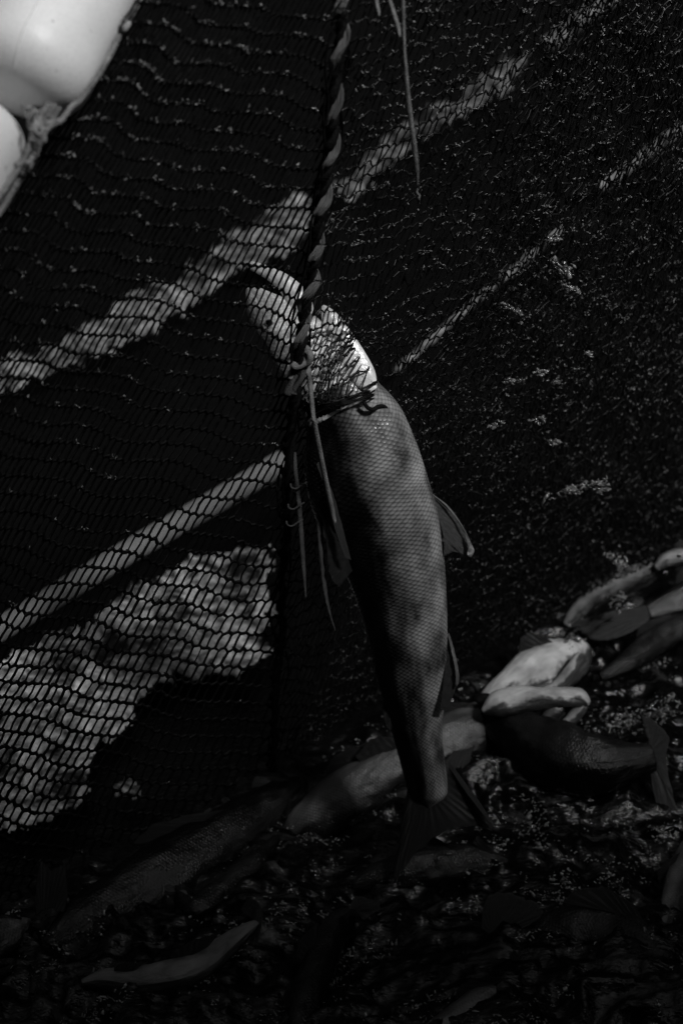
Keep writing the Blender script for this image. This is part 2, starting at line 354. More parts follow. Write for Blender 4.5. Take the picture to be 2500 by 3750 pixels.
def fin(name, root, tip, t0, t1, mt, parent, n=34, m=16, th=.0022, wave=.0012, rays=9, bow=0.0):
    """a rayed fin between a root curve and a tip curve (photo points), thin but solid"""
    A = catmull(np.array(root, float), n); B = catmull(np.array(tip, float), n)
    if n > 14:
        rg = vnoise(np.arange(n)*.9, np.full(n, abs(root[0][0]) % 50), 31)
        B = A + (B-A)*(1 - .13*rg[:, None]*np.hanning(n)[:, None]**.3)
    s = np.linspace(0, 1, m)[None, :, None]
    XY = A[:, None]*(1-s) + B[:, None]*s
    t0 = np.broadcast_to(np.asarray(t0, float), (n,)) if np.ndim(t0) == 0 else np.interp(np.linspace(0, 1, n), np.linspace(0, 1, len(t0)), t0)
    t1 = np.broadcast_to(np.asarray(t1, float), (n,)) if np.ndim(t1) == 0 else np.interp(np.linspace(0, 1, n), np.linspace(0, 1, len(t1)), t1)
    Tt = t0[:, None]*(1-s[..., 0]) + t1[:, None]*s[..., 0]
    Tt = Tt + wave*np.sin(np.linspace(0, rays*2*np.pi, n))[:, None]*np.sin(np.pi*np.clip(s[..., 0], 0, .8)) + bow*np.sin(np.pi*s[..., 0])
    thk = th*(1.05 - .8*s[..., 0])*np.ones((n, 1))
    edge = np.ones(n); edge[0] = edge[-1] = .15
    thk = thk*edge[:, None]
    Vf = P(XY[..., 0], XY[..., 1], Tt - thk/2).reshape(-1, 3); Vb = P(XY[..., 0], XY[..., 1], Tt + thk/2).reshape(-1, 3)
    o = n*m; F = []
    for i in range(n-1):
        for j in range(m-1):
            q = (i*m+j, i*m+j+1, (i+1)*m+j+1, (i+1)*m+j); F.append(q[::-1]); F.append(tuple(k+o for k in q))
    for i in range(n-1):
        for j in (0, m-1):
            F.append((i*m+j, (i+1)*m+j, (i+1)*m+j+o, i*m+j+o))
    for j in range(m-1):
        for i in (0, n-1):
            F.append((i*m+j, i*m+j+1, i*m+j+1+o, i*m+j+o))
    uu = np.stack(np.broadcast_arrays(np.linspace(0, 1, n)[:, None], np.linspace(0, 1, m)[None]), -1).reshape(-1, 2)
    return link(name, np.vstack([Vf, Vb]), F, mt, parent, uv=np.vstack([uu, uu]))

def ball(name, c, r, mt, parent, sq=(1, 1, 1), n=16):
    a = np.linspace(0, np.pi, n); b = np.linspace(0, 2*np.pi, 2*n, endpoint=False)
    A_, B_ = np.meshgrid(a, b, indexing='ij')
    V = np.stack([np.sin(A_)*np.cos(B_)*sq[0], np.sin(A_)*np.sin(B_)*sq[1], np.cos(A_)*sq[2]], -1)*r + np.asarray(c)
    k = 2*n; i = np.arange(n-1)[:, None]; j = np.arange(k)[None]; j2 = (j+1) % k
    F = np.stack([i*k+j, (i+1)*k+j, (i+1)*k+j2, i*k+j2], -1).reshape(-1, 4)
    return link(name, V.reshape(-1, 3), [tuple(f) for f in F.tolist()], mt, parent)
def eye(px, py, t, rpx, parent, sq=(1, .5, 1)):
    r = rpx/FP*t
    e = ball('eye', P(px, py, t), r, M['eye'], parent, sq)
    a = np.linspace(0, 2*np.pi, 30)
    tube('eye_rim', P(px + np.cos(a)*rpx*1.15, py + np.sin(a)*rpx*.9, np.full(30, t-.002)), r*.14, M['ring'], e, endtaper=False)
    return e

# ------------------------------------------------------------------ the hanging salmon
ST = [(912, 1052, 14), (932, 1082, 40), (978, 1140, 78), (1050, 1208, 104), (1125, 1295, 126), (1195, 1390, 138), (1252, 1480, 156), (1296, 1570, 190),
      (1322, 1680, 212), (1352, 1800, 220), (1402, 1930, 208), (1444, 2060, 184), (1473, 2200, 163), (1492, 2330, 146), (1505, 2450, 130), (1520, 2600, 106),
      (1532, 2700, 90), (1549, 2800, 80), (1563, 2870, 76), (1568, 2915, 64), (1568, 2958, 6)]
TT = [1.755, 1.755, 1.755, 1.758, 1.762, 1.768, 1.776, 1.79, 1.80, 1.81, 1.825, 1.84, 1.86, 1.875, 1.89, 1.91, 1.925, 1.94, 1.95, 1.957, 1.96]
HEADN = 7
salmon = thing('salmon', P(1568, 2955, 1.96), 'large scaled salmon hanging head up, caught by its gills in the black net', 'fish', 'salmon in the net')
fish_body('body', ST[5:], TT[5:], M['skin'], salmon, back_left=True, nr=220, ns=60)
fish_body('head', ST[:7], TT[:7], M['skinhead'], salmon, back_left=True, nr=90, ns=50)['label'] = 'bright silvery head behind the net'
fish_body('jaw', [(900, 968, 8), (925, 974, 17), (985, 1000, 24), (1045, 1040, 34), (1090, 1095, 44), (1120, 1160, 34), (1135, 1210, 8)],
          [1.75]*7, M['jaw'], salmon, nr=60, ns=24, thick=.7)
fish_body('gill_cover', [(1180, 1120, 8), (1205, 1160, 30), (1240, 1230, 46), (1290, 1310, 50), (1335, 1385, 45), (1365, 1430, 18)],
          [1.752]*6, M['jaw'], salmon, nr=60, ns=24, thick=.45)
eye(985, 1182, 1.741, 12, salmon)
fin('pelvic_fin', [(1568, 1800), (1600, 1880), (1622, 1960), (1626, 2010)], [(1600, 1830), (1672, 1900), (1722, 1990), (1732, 2036), (1700, 2036), (1664, 2022), (1622, 2036)][::1], 1.825, 1.83, M['finray'], salmon, rays=7)
fin('fin_edge', [(1578, 1808), (1640, 1862), (1694, 1940), (1716, 2005)], [(1580, 1806), (1646, 1858), (1700, 1936), (1735, 2016), (1728, 2042), (1708, 2036)], 1.822, 1.822, M['finmid'], salmon, rays=2, m=5)
fin('fin_tip', [(1714, 2006), (1710, 2026), (1712, 2036)], [(1728, 1996), (1736, 2018), (1724, 2041)], 1.8215, 1.8215, M['finpale'], salmon, rays=1, m=5, n=12)
fin('anal_fin', [(1626, 2300), (1630, 2400), (1622, 2500), (1612, 2600)], [(1640, 2316), (1664, 2400), (1678, 2480), (1674, 2512), (1655, 2560), (1640, 2604)], 1.88, 1.885, M['fin'], salmon, rays=6)
fin('fin_edge', [(1636, 2320), (1650, 2375), (1662, 2430), (1668, 2470)], [(1643, 2318), (1661, 2372), (1674, 2430), (1682, 2480), (1675, 2514), (1664, 2512)], 1.876, 1.878, M['finmid'], salmon, rays=2, m=5)
fin('dorsal_fin', [(1195, 1860), (1230, 1930), (1262, 2010), (1290, 2090)], [(1160, 1720), (1172, 1850), (1190, 1990), (1206, 2110), (1240, 2150)], 1.80, 1.79, M['findark'], salmon, rays=8)
fin('fin_edge', [(1158, 1700), (1195, 1800), (1225, 1930), (1262, 2040)], [(1168, 1690), (1218, 1800), (1256, 1930), (1286, 2052)], 1.775, 1.775, M['fin'], salmon, rays=2, m=6)
fin('adipose_fin', [(1408, 2560), (1425, 2620), (1436, 2660)], [(1398, 2590), (1410, 2650), (1430, 2680)], 1.905, 1.905, M['findark'], salmon, rays=2, m=6)
fin('tail_fin', [(1500, 2835), (1520, 2925), (1568, 2945), (1625, 2915), (1642, 2810)],
    [(1500, 2840), (1478, 2960), (1452, 3120), (1440, 3240), (1500, 3160), (1570, 3090), (1650, 3040), (1740, 3030), (1815, 3040), (1730, 2925), (1645, 2800)], [1.94, 1.955, 1.96, 1.955, 1.94], [1.95, 1.97, 1.98, 1.98, 1.97, 1.97, 1.965, 1.96, 1.96, 1.955, 1.945], M['findark'], salmon, n=70, m=22, rays=18)
fin('tail_edge', [(1634, 2790), (1680, 2866), (1735, 2940), (1790, 3010)], [(1646, 2788), (1706, 2870), (1760, 2942), (1808, 3022)], 1.943, 1.95, M['fin'], salmon, rays=2, m=6)

# ------------------------------------------------------------------ fish in the water
def water_fish(cls, st, mt, label, z=.03, tail=None, tailm=None, fins=(), eyes=(), bl=True, thick=.6, extra=None, jaw=None):
    tt = [float(tz(x, y, z if np.ndim(z) == 0 else z[i])) for i, (x, y, h) in enumerate(st)]
    c = P(st[len(st)//2][0], st[len(st)//2][1], tt[len(st)//2]); c[2] = 0
    r = thing('salmon', c, label, 'fish')
    fish_body('body', st, tt, mt, r, back_left=bl, thick=thick, nr=110, ns=44, wob=.16)
    if tail:
        fin('tail_fin', tail[0], tail[1], tt[0 if tail[2] == 0 else -1], (tt[0 if tail[2] == 0 else -1])-.01 if len(tail) < 4 else tail[3], tailm or M['findark'], r, n=46, m=18, rays=12, th=.003)
    Cc = catmull(np.array([(x, y, h, t) for (x, y, h), t in zip(st, tt)], float), 60); tg = unit(np.gradient(Cc[:, :2], axis=0)); nn = np.stack([tg[:, 1], -tg[:, 0]], -1)
    nn = nn*np.where(nn[30, 1] > 0, -1, 1)
    hd = 1 if (tail is None or tail[2] == 0) else -1
    for (i0, i1, hh, lag) in () if cls == 'e' else ((24, 34, 1.0, 5), (44, 49, .7, 4)) if hd > 0 else ((26, 36, 1.0, -5), (11, 16, .7, -4)):
        ids = np.linspace(i0, i1, 5).astype(int); idt = np.clip(np.linspace(i0-(lag if hd > 0 else 0)*1.0, i1-lag, 5).astype(int), 0, 59)
        rt = Cc[ids, :2] + nn[ids]*Cc[ids, 2:3]*.80; tp = Cc[idt, :2] + nn[idt]*(Cc[idt, 2:3] + hh*np.array([10, 40, 52, 40, 24])[:, None]*min(1.2, Cc[30, 2]/80))
        fin('dorsal_fin' if hh == 1 else 'adipose_fin', rt, tp, float(Cc[ids[2], 3])-.004, float(Cc[ids[2], 3])-.008, M['findark'], r, n=22, m=10, rays=7, th=.002)
    for (nm, a, b, m_) in fins:
        t_ = float(tz(a[1][0], a[1][1], .05)); fin(nm, a, b, t_, t_-.01, m_, r, rays=7, th=.003)
    for (x, y, rp) in eyes:
        eye(x, y, float(tz(x, y, .075)), rp, r)
    return r, tt

# F1 the pale fish crossing behind the hanging one, jaws agape
r, tt = water_fish('a', [(1030, 3080, 14), (1090, 3040, 60), (1180, 2975, 86), (1300, 2895, 92), (1450, 2815, 96), (1600, 2745, 102), (1730, 2675, 92), (1840, 2618, 66), (1900, 2590, 40)], M['skinpale'],
    'pale salmon crossing behind the hanging tail, white jaws gaping to the right', z=[-.05, -.034, -.018, -.006, .006, .014, .018, .02, .02], eyes=[(1930, 2530, 19)])
tj = float(tz(2000, 2570, .07))
fish_body('upper_jaw', [(1765, 2606, 10), (1820, 2582, 50), (1900, 2562, 50), (1980, 2556, 42), (2060, 2552, 38), (2112, 2556, 36), (2140, 2570, 25), (2150, 2584, 8)], [tj]*8, M['skinwhite'], r, nr=70, ns=28, thick=.8, wob=.14)
fish_body('lower_jaw', [(1960, 2672, 10), (2000, 2682, 20), (2045, 2672, 22), (2085, 2640, 22), (2120, 2600, 24), (2142, 2566, 14)], [tj+.004]*6, M['skinwhite'], r, nr=70, ns=28, thick=.8, wob=.14)
fish_body('tongue', [(1985, 2650, 6), (2000, 2635, 24), (2025, 2612, 30), (2048, 2590, 22), (2060, 2575, 5)], [tj+.002]*5, M['skinpale'], r, nr=40, ns=20, thick=.7)
fish_body('mouth', [(1850, 2600, 10), (1930, 2600, 34), (2010, 2600, 50), (2080, 2592, 44), (2120, 2580, 20)], [tj+.02]*5, M['mouth'], r, nr=40, ns=20, thick=.4)
fin('dorsal_fin', [(1330, 2800), (1400, 2765), (1480, 2730)], [(1300, 2770), (1360, 2700), (1440, 2700)], float(tt[4])-.01, float(tt[4])-.02, M['findark'], r, rays=6)
fin('pectoral_fin', [(1660, 2750), (1700, 2745), (1730, 2735)], [(1600, 2820), (1650, 2850), (1720, 2790)], float(tt[6])-.05, float(tt[6])-.055, M['fin'], r, rays=6)
# F2 the white snout above it
r, tt = water_fish('b', [(1760, 2590, 30), (1840, 2530, 58), (1920, 2488, 84), (2000, 2450, 96), (2062, 2422, 90), (2108, 2395, 70), (2134, 2372, 42), (2146, 2360, 12)], M['skinwhite'],
    'white pointed salmon snout thrust up, upper of the two pale heads at right', z=.02, bl=True)
fish_body('lower_jaw', [(1920, 2548, 8), (1980, 2540, 20), (2040, 2512, 24), (2092, 2448, 22), (2126, 2390, 12)], [tt[3]-.03]*5, M['skinwhite'], r, nr=50, ns=24, thick=.5)
# F3 top right: narrow tail and tail fin, body leaving the frame
water_fish('c', [(2370, 2238, 26), (2430, 2215, 34), (2500, 2185, 48), (2600, 2140, 70), (2760, 2070, 90), (2900, 2010, 60), (2950, 1990, 20)], M['skinpale'],
    'grey salmon entering from the right edge, its narrow tail spread to the left', z=.03,
    tail=([(2380, 2215), (2384, 2238), (2378, 2262)], [(2250, 2236), (2120, 2270), (2085, 2290), (2110, 2318), (2180, 2350), (2280, 2330), (2370, 2275)], 0), tailm=M['fin'], bl=False)
# F4 the grey wet back beyond it
water_fish('d', [(2070, 2290, 14), (2120, 2235, 34), (2200, 2170, 42), (2290, 2120, 44), (2380, 2080, 40), (2440, 2050, 14)], M['skinpale'],
    'wet grey salmon back breaking the surface beside the net at right', z=-.014, thick=.5)
water_fish('d2', [(2400, 2080, 12), (2440, 2052, 30), (2500, 2040, 38), (2580, 2030, 44), (2680, 2020, 30), (2720, 2020, 8)], M['skinpale'],
    'small grey fish head at the right edge against the net', z=.0, thick=.5, eyes=[(2484, 2036, 8)])
water_fish('d3', [(2200, 2480, 16), (2300, 2420, 40), (2400, 2350, 52), (2520, 2280, 58), (2640, 2230, 50), (2740, 2190, 15)], M['skindark'],
    'dark salmon flank under the spread grey tail at right', z=-.006)
# F5 the dark leaping fish with upright tail at the right
water_fish('e', [(2385, 2770, 52), (2300, 2790, 70), (2180, 2800, 112), (2050, 2775, 130), (1920, 2700, 104), (1820, 2625, 74), (1760, 2575, 46), (1735, 2550, 14)], M['skindark'],
    'dark spotted salmon arching across the water with its tail fin standing upright at right', z=.035,
    tail=([(2375, 2730), (2388, 2775), (2380, 2815)], [(2345, 2615), (2400, 2640), (2450, 2700), (2440, 2790), (2462, 2900), (2480, 3000), (2440, 3080), (2410, 2980), (2385, 2870)], 0), tailm=M['fin'], bl=False)
# F6 bottom left striped fish
water_fish('f', [(300, 3600, 14), (380, 3590, 40), (500, 3600, 56), (640, 3575, 62), (760, 3520, 56), (860, 3440, 36), (925, 3392, 22), (945, 3380, 14)], M['skinstripe'],
    'slender salmon with pale stripes along its dark side, curving near the bottom left', z=-.004,
    tail=([(925, 3366), (946, 3384), (940, 3410)], [(880, 3330), (905, 3290), (930, 3290), (960, 3330), (958, 3400), (930, 3480), (880, 3560), (862, 3590), (900, 3480)], -1))
# F7 head at the left edge
water_fish('g', [(-330, 3560, 40), (-200, 3510, 84), (-60, 3460, 78), (40, 3415, 54), (90, 3385, 30), (114, 3370, 8)], M['skinpale'],
    'pale grey salmon snout poking in from the left edge', z=.01)
# F8 the long dark back along the foot of the net
water_fish('h', [(160, 3480, 30), (300, 3380, 90), (480, 3270, 112), (680, 3150, 112), (860, 3030, 96), (1000, 2930, 66), (1090, 2870, 30), (1110, 2850, 12)], M['skindark'],
    'long dark salmon back along the foot of the net at lower left', z=-.012, bl=False)
fin_r, _ = water_fish('i', [(120, 3640, 14), (150, 3560, 36), (165, 3470, 38), (170, 3400, 26), (172, 3375, 18)], M['skindark'],
    'dark salmon with a broad upright tail fin beside the left foot of the net', z=-.01,
    tail=([(140, 3385), (172, 3372), (200, 3385)], [(128, 3300), (150, 3150), (195, 3175), (240, 3160), (250, 3270), (225, 3380)], -1))
water_fish('j', [(1880, 3700, 20), (1860, 3620, 54), (1838, 3540, 50), (1826, 3470, 32), (1815, 3420, 22)], M['skindark'],
    'dark salmon diving at lower right with its ribbed tail fan raised', z=-.01,
    tail=([(1790, 3420), (1815, 3408), (1845, 3420)], [(1762, 3400), (1768, 3320), (1800, 3265), (1870, 3262), (1940, 3290), (2000, 3330), (1950, 3380), (1860, 3420)], -1), tailm=M['fin'])
water_fish('k', [(1880, 3610, 18), (1950, 3530, 80), (2060, 3460, 130), (2180, 3450, 150), (2300, 3520, 150), (2390, 3640, 120), (2440, 3780, 80), (2460, 3900, 10)], M['skindark'],
    'big dark salmon arched like a hoop in the churned water at lower right', z=-.022)
water_fish('l', [(1080, 3800, 20), (1110, 3700, 56), (1150, 3580, 66), (1200, 3460, 58), (1250, 3370, 40), (1290, 3335, 20)], M['skindark'],
    'dark salmon half sunk at bottom centre with thin pale tail rays', z=-.012,
    tail=([(1262, 3350), (1290, 3330), (1310, 3345)], [(1300, 3280), (1340, 3285), (1390, 3300), (1395, 3330), (1370, 3345), (1330, 3370)], -1), tailm=M['fin'])
water_fish('m', [(1500, 3860, 20), (1620, 3780, 60), (1760, 3690, 72), (1890, 3625, 60), (1970, 3580, 30), (1990, 3568, 8)], M['skinpale'],
    'pale mottled belly of a salmon rolling at the bottom edge, right of centre', z=-.010)
water_fish('n', [(2420, 3420, 12), (2450, 3330, 40), (2490, 3230, 56), (2540, 3130, 60), (2600, 3020, 40), (2620, 2980, 10)], M['skinpale'],
    'pale blurred flank at the right edge above the arched dark fish', z=-.012)
water_fish('o', [(620, 3220, 10), (700, 3330, 40), (820, 3250, 46), (950, 3140, 40), (1020, 3070, 14)], M['skindark'],
    'small dark salmon between the long dark back and the striped fish', z=-.012)
water_fish('p', [(1290, 3240, 14), (1400, 3215, 64), (1540, 3190, 90), (1680, 3170, 84), (1800, 3165, 50), (1860, 3160, 14)], M['skindark'],
    'dark domed back just below the hanging tail', z=-.016)

# ------------------------------------------------------------------ the net
SEAM = np.array([(1262, -60), (1250, 0), (1238, 200), (1215, 480), (1180, 760), (1140, 1000), (1110, 1200), (1085, 1400), (1062, 1600), (1048, 1850), (1036, 2100), (1020, 2400), (1000, 2700), (985, 2950), (975, 3150)], float)
def seam_x(y): return np.interp(y, SEAM[:, 1], SEAM[:, 0])
def cork_x(y): return np.interp(y, [-80, 0, 100, 230, 400, 520, 720, 800], [540, 505, 436, 372, 250, 150, 0, -60])
def foot_y(x): return 3290 - .512*np.asarray(x, float)      # where the net meets the water
def seg_in_head(x, y):
    return
stq = catmull(np.array([(x, y, h, t) for (x, y, h), t in zip(ST, TT)], float), 200)
def depth(x, y, folds):
    t = net_t(x, y) + folds
    # lay the net over the head and carry it behind the body
    d2 = (x[:, None]-stq[None, :, 0])**2 + (y[:, None]-stq[None, :, 1])**2
    k = d2.argmin(1); d = np.sqrt(d2[np.arange(len(x)), k]); h = stq[k, 2]; tc = stq[k, 3]
    gill = 1462 - .22*(x-1250)
    prof = np.sqrt(np.clip(1-(d/(h+25))**2, 0, 1))
    front = tc - .56*(h+25)/FP*tc*prof - .012
    back = tc + .56*(h+25)/FP*tc*prof + .006
    near = d < h+25
    t = np.where(near & (y < gill), np.minimum(front, t+.02), t)
    t = np.where(near & (y >= gill), np.maximum(back, t), t)
    return t

def bumpdrop(c, c0, wdt, A_): return A_*(1/(1+np.exp(-(c-c0)/wdt)))
def panel(C_list, rows, mapf, keep, foldf, rad, jitter, seed):
    """honeycomb of elongated cells. nodes (strand, row, end)"""
    ni = len(C_list); nk = rows
    I, K = np.meshgrid(np.arange(ni), np.arange(nk), indexing='ij')
    cc = np.asarray(C_list, float)
    def node(I_, K_, e):
        off = .5*(K_ % 2)
        ci = np.interp(I_+off, np.arange(ni), cc)
        return mapf(ci, K_ + (.07 if e == 0 else .93), I_+off)
    xt, yt = node(I, K, 0); xb, yb = node(I, K, 1)
    x = np.stack([xt, xb], -1); y = np.stack([yt, yb], -1)
    r_ = np.random.default_rng(seed)
    jj_ = jitter*(1 + (1.0*np.clip((x-1450)/500, 0, 1) if seed > 1 else 0))
    x = x + r_.normal(0, 1, x.shape)*jj_*.8; y = y + r_.normal(0, 1, y.shape)*jj_*2.2
    sh = x.shape; xf, yf = x.ravel(), y.ravel()
    ok = keep(xf, yf)
    T_ = np.zeros(len(xf)); T_[ok] = depth(xf[ok], yf[ok], foldf(xf[ok], yf[ok]))
    pts = P(xf, yf, T_)
    idx = np.arange(len(xf)).reshape(sh)
    E = [np.stack([idx[..., 0].ravel(), idx[..., 1].ravel()], 1)]
    for k in range(nk-1):
        if k % 2 == 0:   # offset 0 -> next offset .5 : connects to i and i-1
            E.append(np.stack([idx[:, k, 1], idx[:, k+1, 0]], 1)); E.append(np.stack([idx[1:, k, 1], idx[:-1, k+1, 0]], 1))
        else:
            E.append(np.stack([idx[:, k, 1], idx[:, k+1, 0]], 1)); E.append(np.stack([idx[:-1, k, 1], idx[1:, k+1, 0]], 1))
    nv = len(E[0]); E = np.vstack(E); zig = np.arange(len(E)) >= nv
    m = ok[E[:, 0]] & ok[E[:, 1]]
    E = E[m]; zig = zig[m]
    A_, B_ = pts[E[:, 0]], pts[E[:, 1]]
    ln = np.linalg.norm(A_-B_, axis=1); g = ln < .06
    A_, B_, zig = A_[g], B_[g], zig[g]
    # slight sag: split each long thread in two
    mid = (A_+B_)/2 + r_.normal(0, .0005, A_.shape)
    yy = yf[E[:, 0]][g]; R = np.where(zig, rad[1], rad[0])*(1+(.42 if seed == 1 else 0)*np.clip((yy-1300)/1400, 0, 1)); R = R*(1+.15*r_.normal(0, 1, len(R)))
    V1, F1 = prisms(np.vstack([A_, mid]), np.vstack([mid, B_]), np.concatenate([R, R]))
    kn = A_[zig]
    return V1, F1, kn

def hairs(K, per, ln, rad, seed, prob=1.0, curl=True):
    r_ = np.random.default_rng(seed)
    K = K[r_.random(len(K)) < prob]
    K = np.repeat(K, per, 0); n = len(K)
    toc = unit(CAM-K)
    d = unit(r_.normal(0, 1, (n, 3)) + toc*.5 + np.array([0, 0, .35])); L_ = ln*(.4+r_.random(n)*.9)[:, None]
    S = K + toc*.0012 + r_.normal(0, .0012, (n, 3)); Mi = S + d*L_*.5; d2 = unit(d + r_.normal(0, .8, (n, 3)))
    Ee = Mi + d2*L_*.5
    R = rad*(.6+.8*r_.random(n))
    return prisms(np.vstack([S, Mi]), np.vstack([Mi, Ee]), np.concatenate([R, R*.7]))

# left panel
Cl = [120.0]
while Cl[-1] < 3600: Cl.append(Cl[-1] + 15.5 + .0068*Cl[-1])
def Wf(c): return bumpdrop(c, 790, 22, 48) + bumpdrop(c, 1070, 16, 22) + bumpdrop(c, 1390, 34, 46) + bumpdrop(c, 1760, 30, 40) + bumpdrop(c, 470, 20, 24) + bumpdrop(c, 2050, 30, 30) - .095*(c-600)
def rowY(k):
    return -170 + 80*k - .20*k*k
def map_left(c, k, i):
    y0 = rowY(k)
    C2 = c*(1 + .12*(y0-1200)/1500)
    x = C2 - .66*y0
    y = y0 + .17*(x-600) + 1.45*Wf(c)
    y = y + 14*fbm(x/260, y0/300, 2, 5)
    x = x - .35*(y-y0) + 9*fbm(x/160, y0/200, 3, 8)
    # threads are drawn in towards the fish and the seam
    dx, dy = 1095-x, 1480-y; d = np.hypot(dx, dy); g = .30*np.exp(-(d/330)**2)
    x = x + dx*g; y = y + dy*g*.6
    return x, y
keep_l = lambda x, y: (x > -260) & (x < seam_x(y)+6) & (x > cork_x(y)-4) & (y < foot_y(x)+60) & (y > -120)
fold_l = lambda x, y: .012*np.sin((x+.4*y-790)/95.0) + .010*fbm(x/200, y/240, 3, 30)
V1, F1, K1 = panel(Cl, 62, map_left, keep_l, fold_l, (.00115, .00160), .8, 1)
net = thing('fishing_net', onz(1250, 2650, 0), 'black fine-mesh fishing net hanging as a wall across the whole picture down to the water', 'fishing net')
tag(link('netting', V1, F1, M['net'], net, smooth=False), 'wide-open cells left of the seam')
px_ = lambda K: ((K-CAM) @ np.array([1, 0, 0]), )
def topix(K):
    d = K-CAM; f = d @ np.array([0, CP, -SP]); u = d[:, 0]/f; v = (d @ np.array([0, SP, CP]))/f
    return 1250+u*FP, 1875-v*FP
kx, ky = topix(K1)
wgt = np.clip(1.10 - ky/1800 , .06, 1)*np.clip(1.2-kx/1400, .25, 1)
selm = rng.random(len(K1)) < wgt*.50*(.2+1.3*vnoise(kx/60, ky/60, 71))
Vh, Fh = hairs(K1[selm], 3, .0024, .00046, 5)

# right panel, two layers: cells get narrow as the wall turns away
Cr = [900.0]
while Cr[-1] < 4300: Cr.append(Cr[-1] + max(11.5, 24 - .0062*max(0, Cr[-1]-1300)))
def mk_right(sx, seed):
    def f(c, k, i):
        y0 = -260 + 50*k - .085*k*k + sx*17
        x = c - .47*y0 + sx*7
        y = y0 - .30*(x-1300) + 46*fbm(x/150, y0/170, 4, seed) + 10*np.sin((x+.47*y0)/70.0)
        x = x + 16*fbm(x/150, y0/150, 3, seed+3) - .3*(y-y0)
        # stretched open over the fish's shoulder
        dx, dy = x-1345, y-1400; d = np.hypot(dx, dy)
        g = .55*np.exp(-(d/120)**2) - .22*np.exp(-((d-240)/150)**2)
        return x + dx*g, y + dy*g
    return f
keep_r = lambda x, y: (x < 2760) & (x > seam_x(y)-6) & (y < foot_y(x)+50) & (y > -120)
fold_r = lambda x, y: .010*np.sin((x+.47*y)/120.0) + .016*fbm(x/170, y/220, 3, 33)
V2, F2, K2 = panel(Cr, 92, mk_right(0, 50), keep_r, fold_r, (.00088, .00125), 2.8, 2)
tag(link('netting', V2, F2, M['net2'], net, smooth=False), 'tight narrow cells right of the seam')
keep_r2 = lambda x, y: keep_r(x, y) & (x + .35*y > 2050)
V3, F3, K3 = panel(Cr, 92, mk_right(1, 90), keep_r2, lambda x, y: fold_r(x, y)+.022+.01*fbm(x/90, y/90, 2, 66), (.0008, .0011), 3.0, 3)
tag(link('netting', V3, F3, M['net2'], net, smooth=False), 'second fold of mesh behind the right side')
kx, ky = topix(K2)
wr = .8*(.1+1.7*vnoise(kx/90, ky/90, 75)**1.6)*np.clip(1.5-ky/2000, .35, 1)
sel2 = rng.random(len(K2)) < wr
Vh2, Fh2 = hairs(K2[sel2], 2, .0024, .00035, 6)
Vh3, Fh3 = hairs(K3, 2, .0024, .00034, 7, .35)
Vh, Fh = join([(Vh, Fh), (Vh2, Fh2)])
tag(link('frayed_fibres', Vh, Fh, M['fuzz'], net, smooth=False), kind='stuff')
tag(link('frayed_fibres', Vh3, Fh3, M['fuzzd'], net, smooth=False), kind='stuff')

# threads gathered tight round the gills
g = []
for k in range(6):
    r_ = random.Random(k)
    xs = np.linspace(1085, 1400, 40); ys = 1531 - .29*(xs-1085) + r_.uniform(-12, 8) + 7*np.sin(xs/(28+5*k)+k*1.7) - 12*np.sin((xs-1085)/315*np.pi)
    tt_ = np.interp(xs, [1085, 1150, 1250, 1340, 1400], [1.790, 1.752, 1.736, 1.744, 1.785]) - .003*r_.random()
    g.append(tube_arr(P(xs, ys, tt_), .0008+.0005*r_.random(), 6))
V, F = join(g); link('gathered_twine', V, F, M['net'], net)
xs = catmull(np.array([(1330, 1470), (1345, 1492), (1365, 1500), (1385, 1488), (1408, 1490), (1424, 1506), (1422, 1516)], float), 30)
tube('snagged_twine', P(xs[:, 0], xs[:, 1], np.interp(xs[:, 0], [1330, 1424], [1.742, 1.772])), .0022, M['ropedark'], net)

# seam: the laced edge where both panels meet
sm = catmull(SEAM, 500); ts = net_t(sm[:, 0], sm[:, 1])
ts = np.where((sm[:, 1] > 950) & (sm[:, 1] < 1480), np.minimum(ts, 1.728), ts) - .010
ts = np.convolve(np.pad(ts, 12, mode='edge'), np.ones(25)/25, mode='valid')
Qs = P(sm[:, 0] + 5*np.sin(sm[:, 1]/70), sm[:, 1], ts)
up = Qs[(sm[:, 1] < 1330)]
lace = tube('seam_rope', Qs, .0030, M['ropedark'], net, n=10)
prts = []
for k, Qk in enumerate(twisted(Qs, .0034, -.052, 3, .003, .4)):
    n_ = len(Qk); lo = sm[:, 1] < 1330
    rad_ = .0036*(1+1.1*fbm(np.arange(n_)/9.0, np.full(n_, k*7.), 3, 81)).clip(.35, 1.6) * (1 if k < 1 else .95)
    q = tube('strand', Qk if k else Qk[lo], rad_ if k else rad_[lo]*.62, M['rope'] if k == 0 else M['ropedark'], lace, n=7, flat=.7)
    if k == 0:
        for dd in (.0028, -.0028, .0012, -.0014):
            nn = lo.sum(); off = np.stack([1.15*dd*(.4+1.2*vnoise(np.arange(nn)/11., np.full(nn, dd*9e3), 12)), np.full(nn, -.0012), .0014*fbm(np.arange(nn)/9., np.full(nn, dd*5e3), 2, 14)], -1); tube('strand', Qk[lo]+off, rad_[lo]*.40*(.5+1.0*vnoise(np.arange(nn)/8., np.full(nn, dd*7e3), 16)), M['rope'], lace, n=6)

# loose netting threads bunched along the seam below the knot
g = []
for k in range(26):
    r_ = random.Random(50+k); y0 = r_.uniform(0, 2500); y1 = y0 + r_.uniform(150, 500)
    ys = np.linspace(y0, y1, 26); xs = seam_x(ys) + r_.uniform(-34, 30) + 12*np.sin(ys/r_.uniform(30, 80)+k)
    g.append(tube_arr(P(xs, ys, net_t(xs, ys)-r_.uniform(-.004, .012)), .0012, 5))
V, F = join(g); link('loose_twine', V, F, M['net'], net)

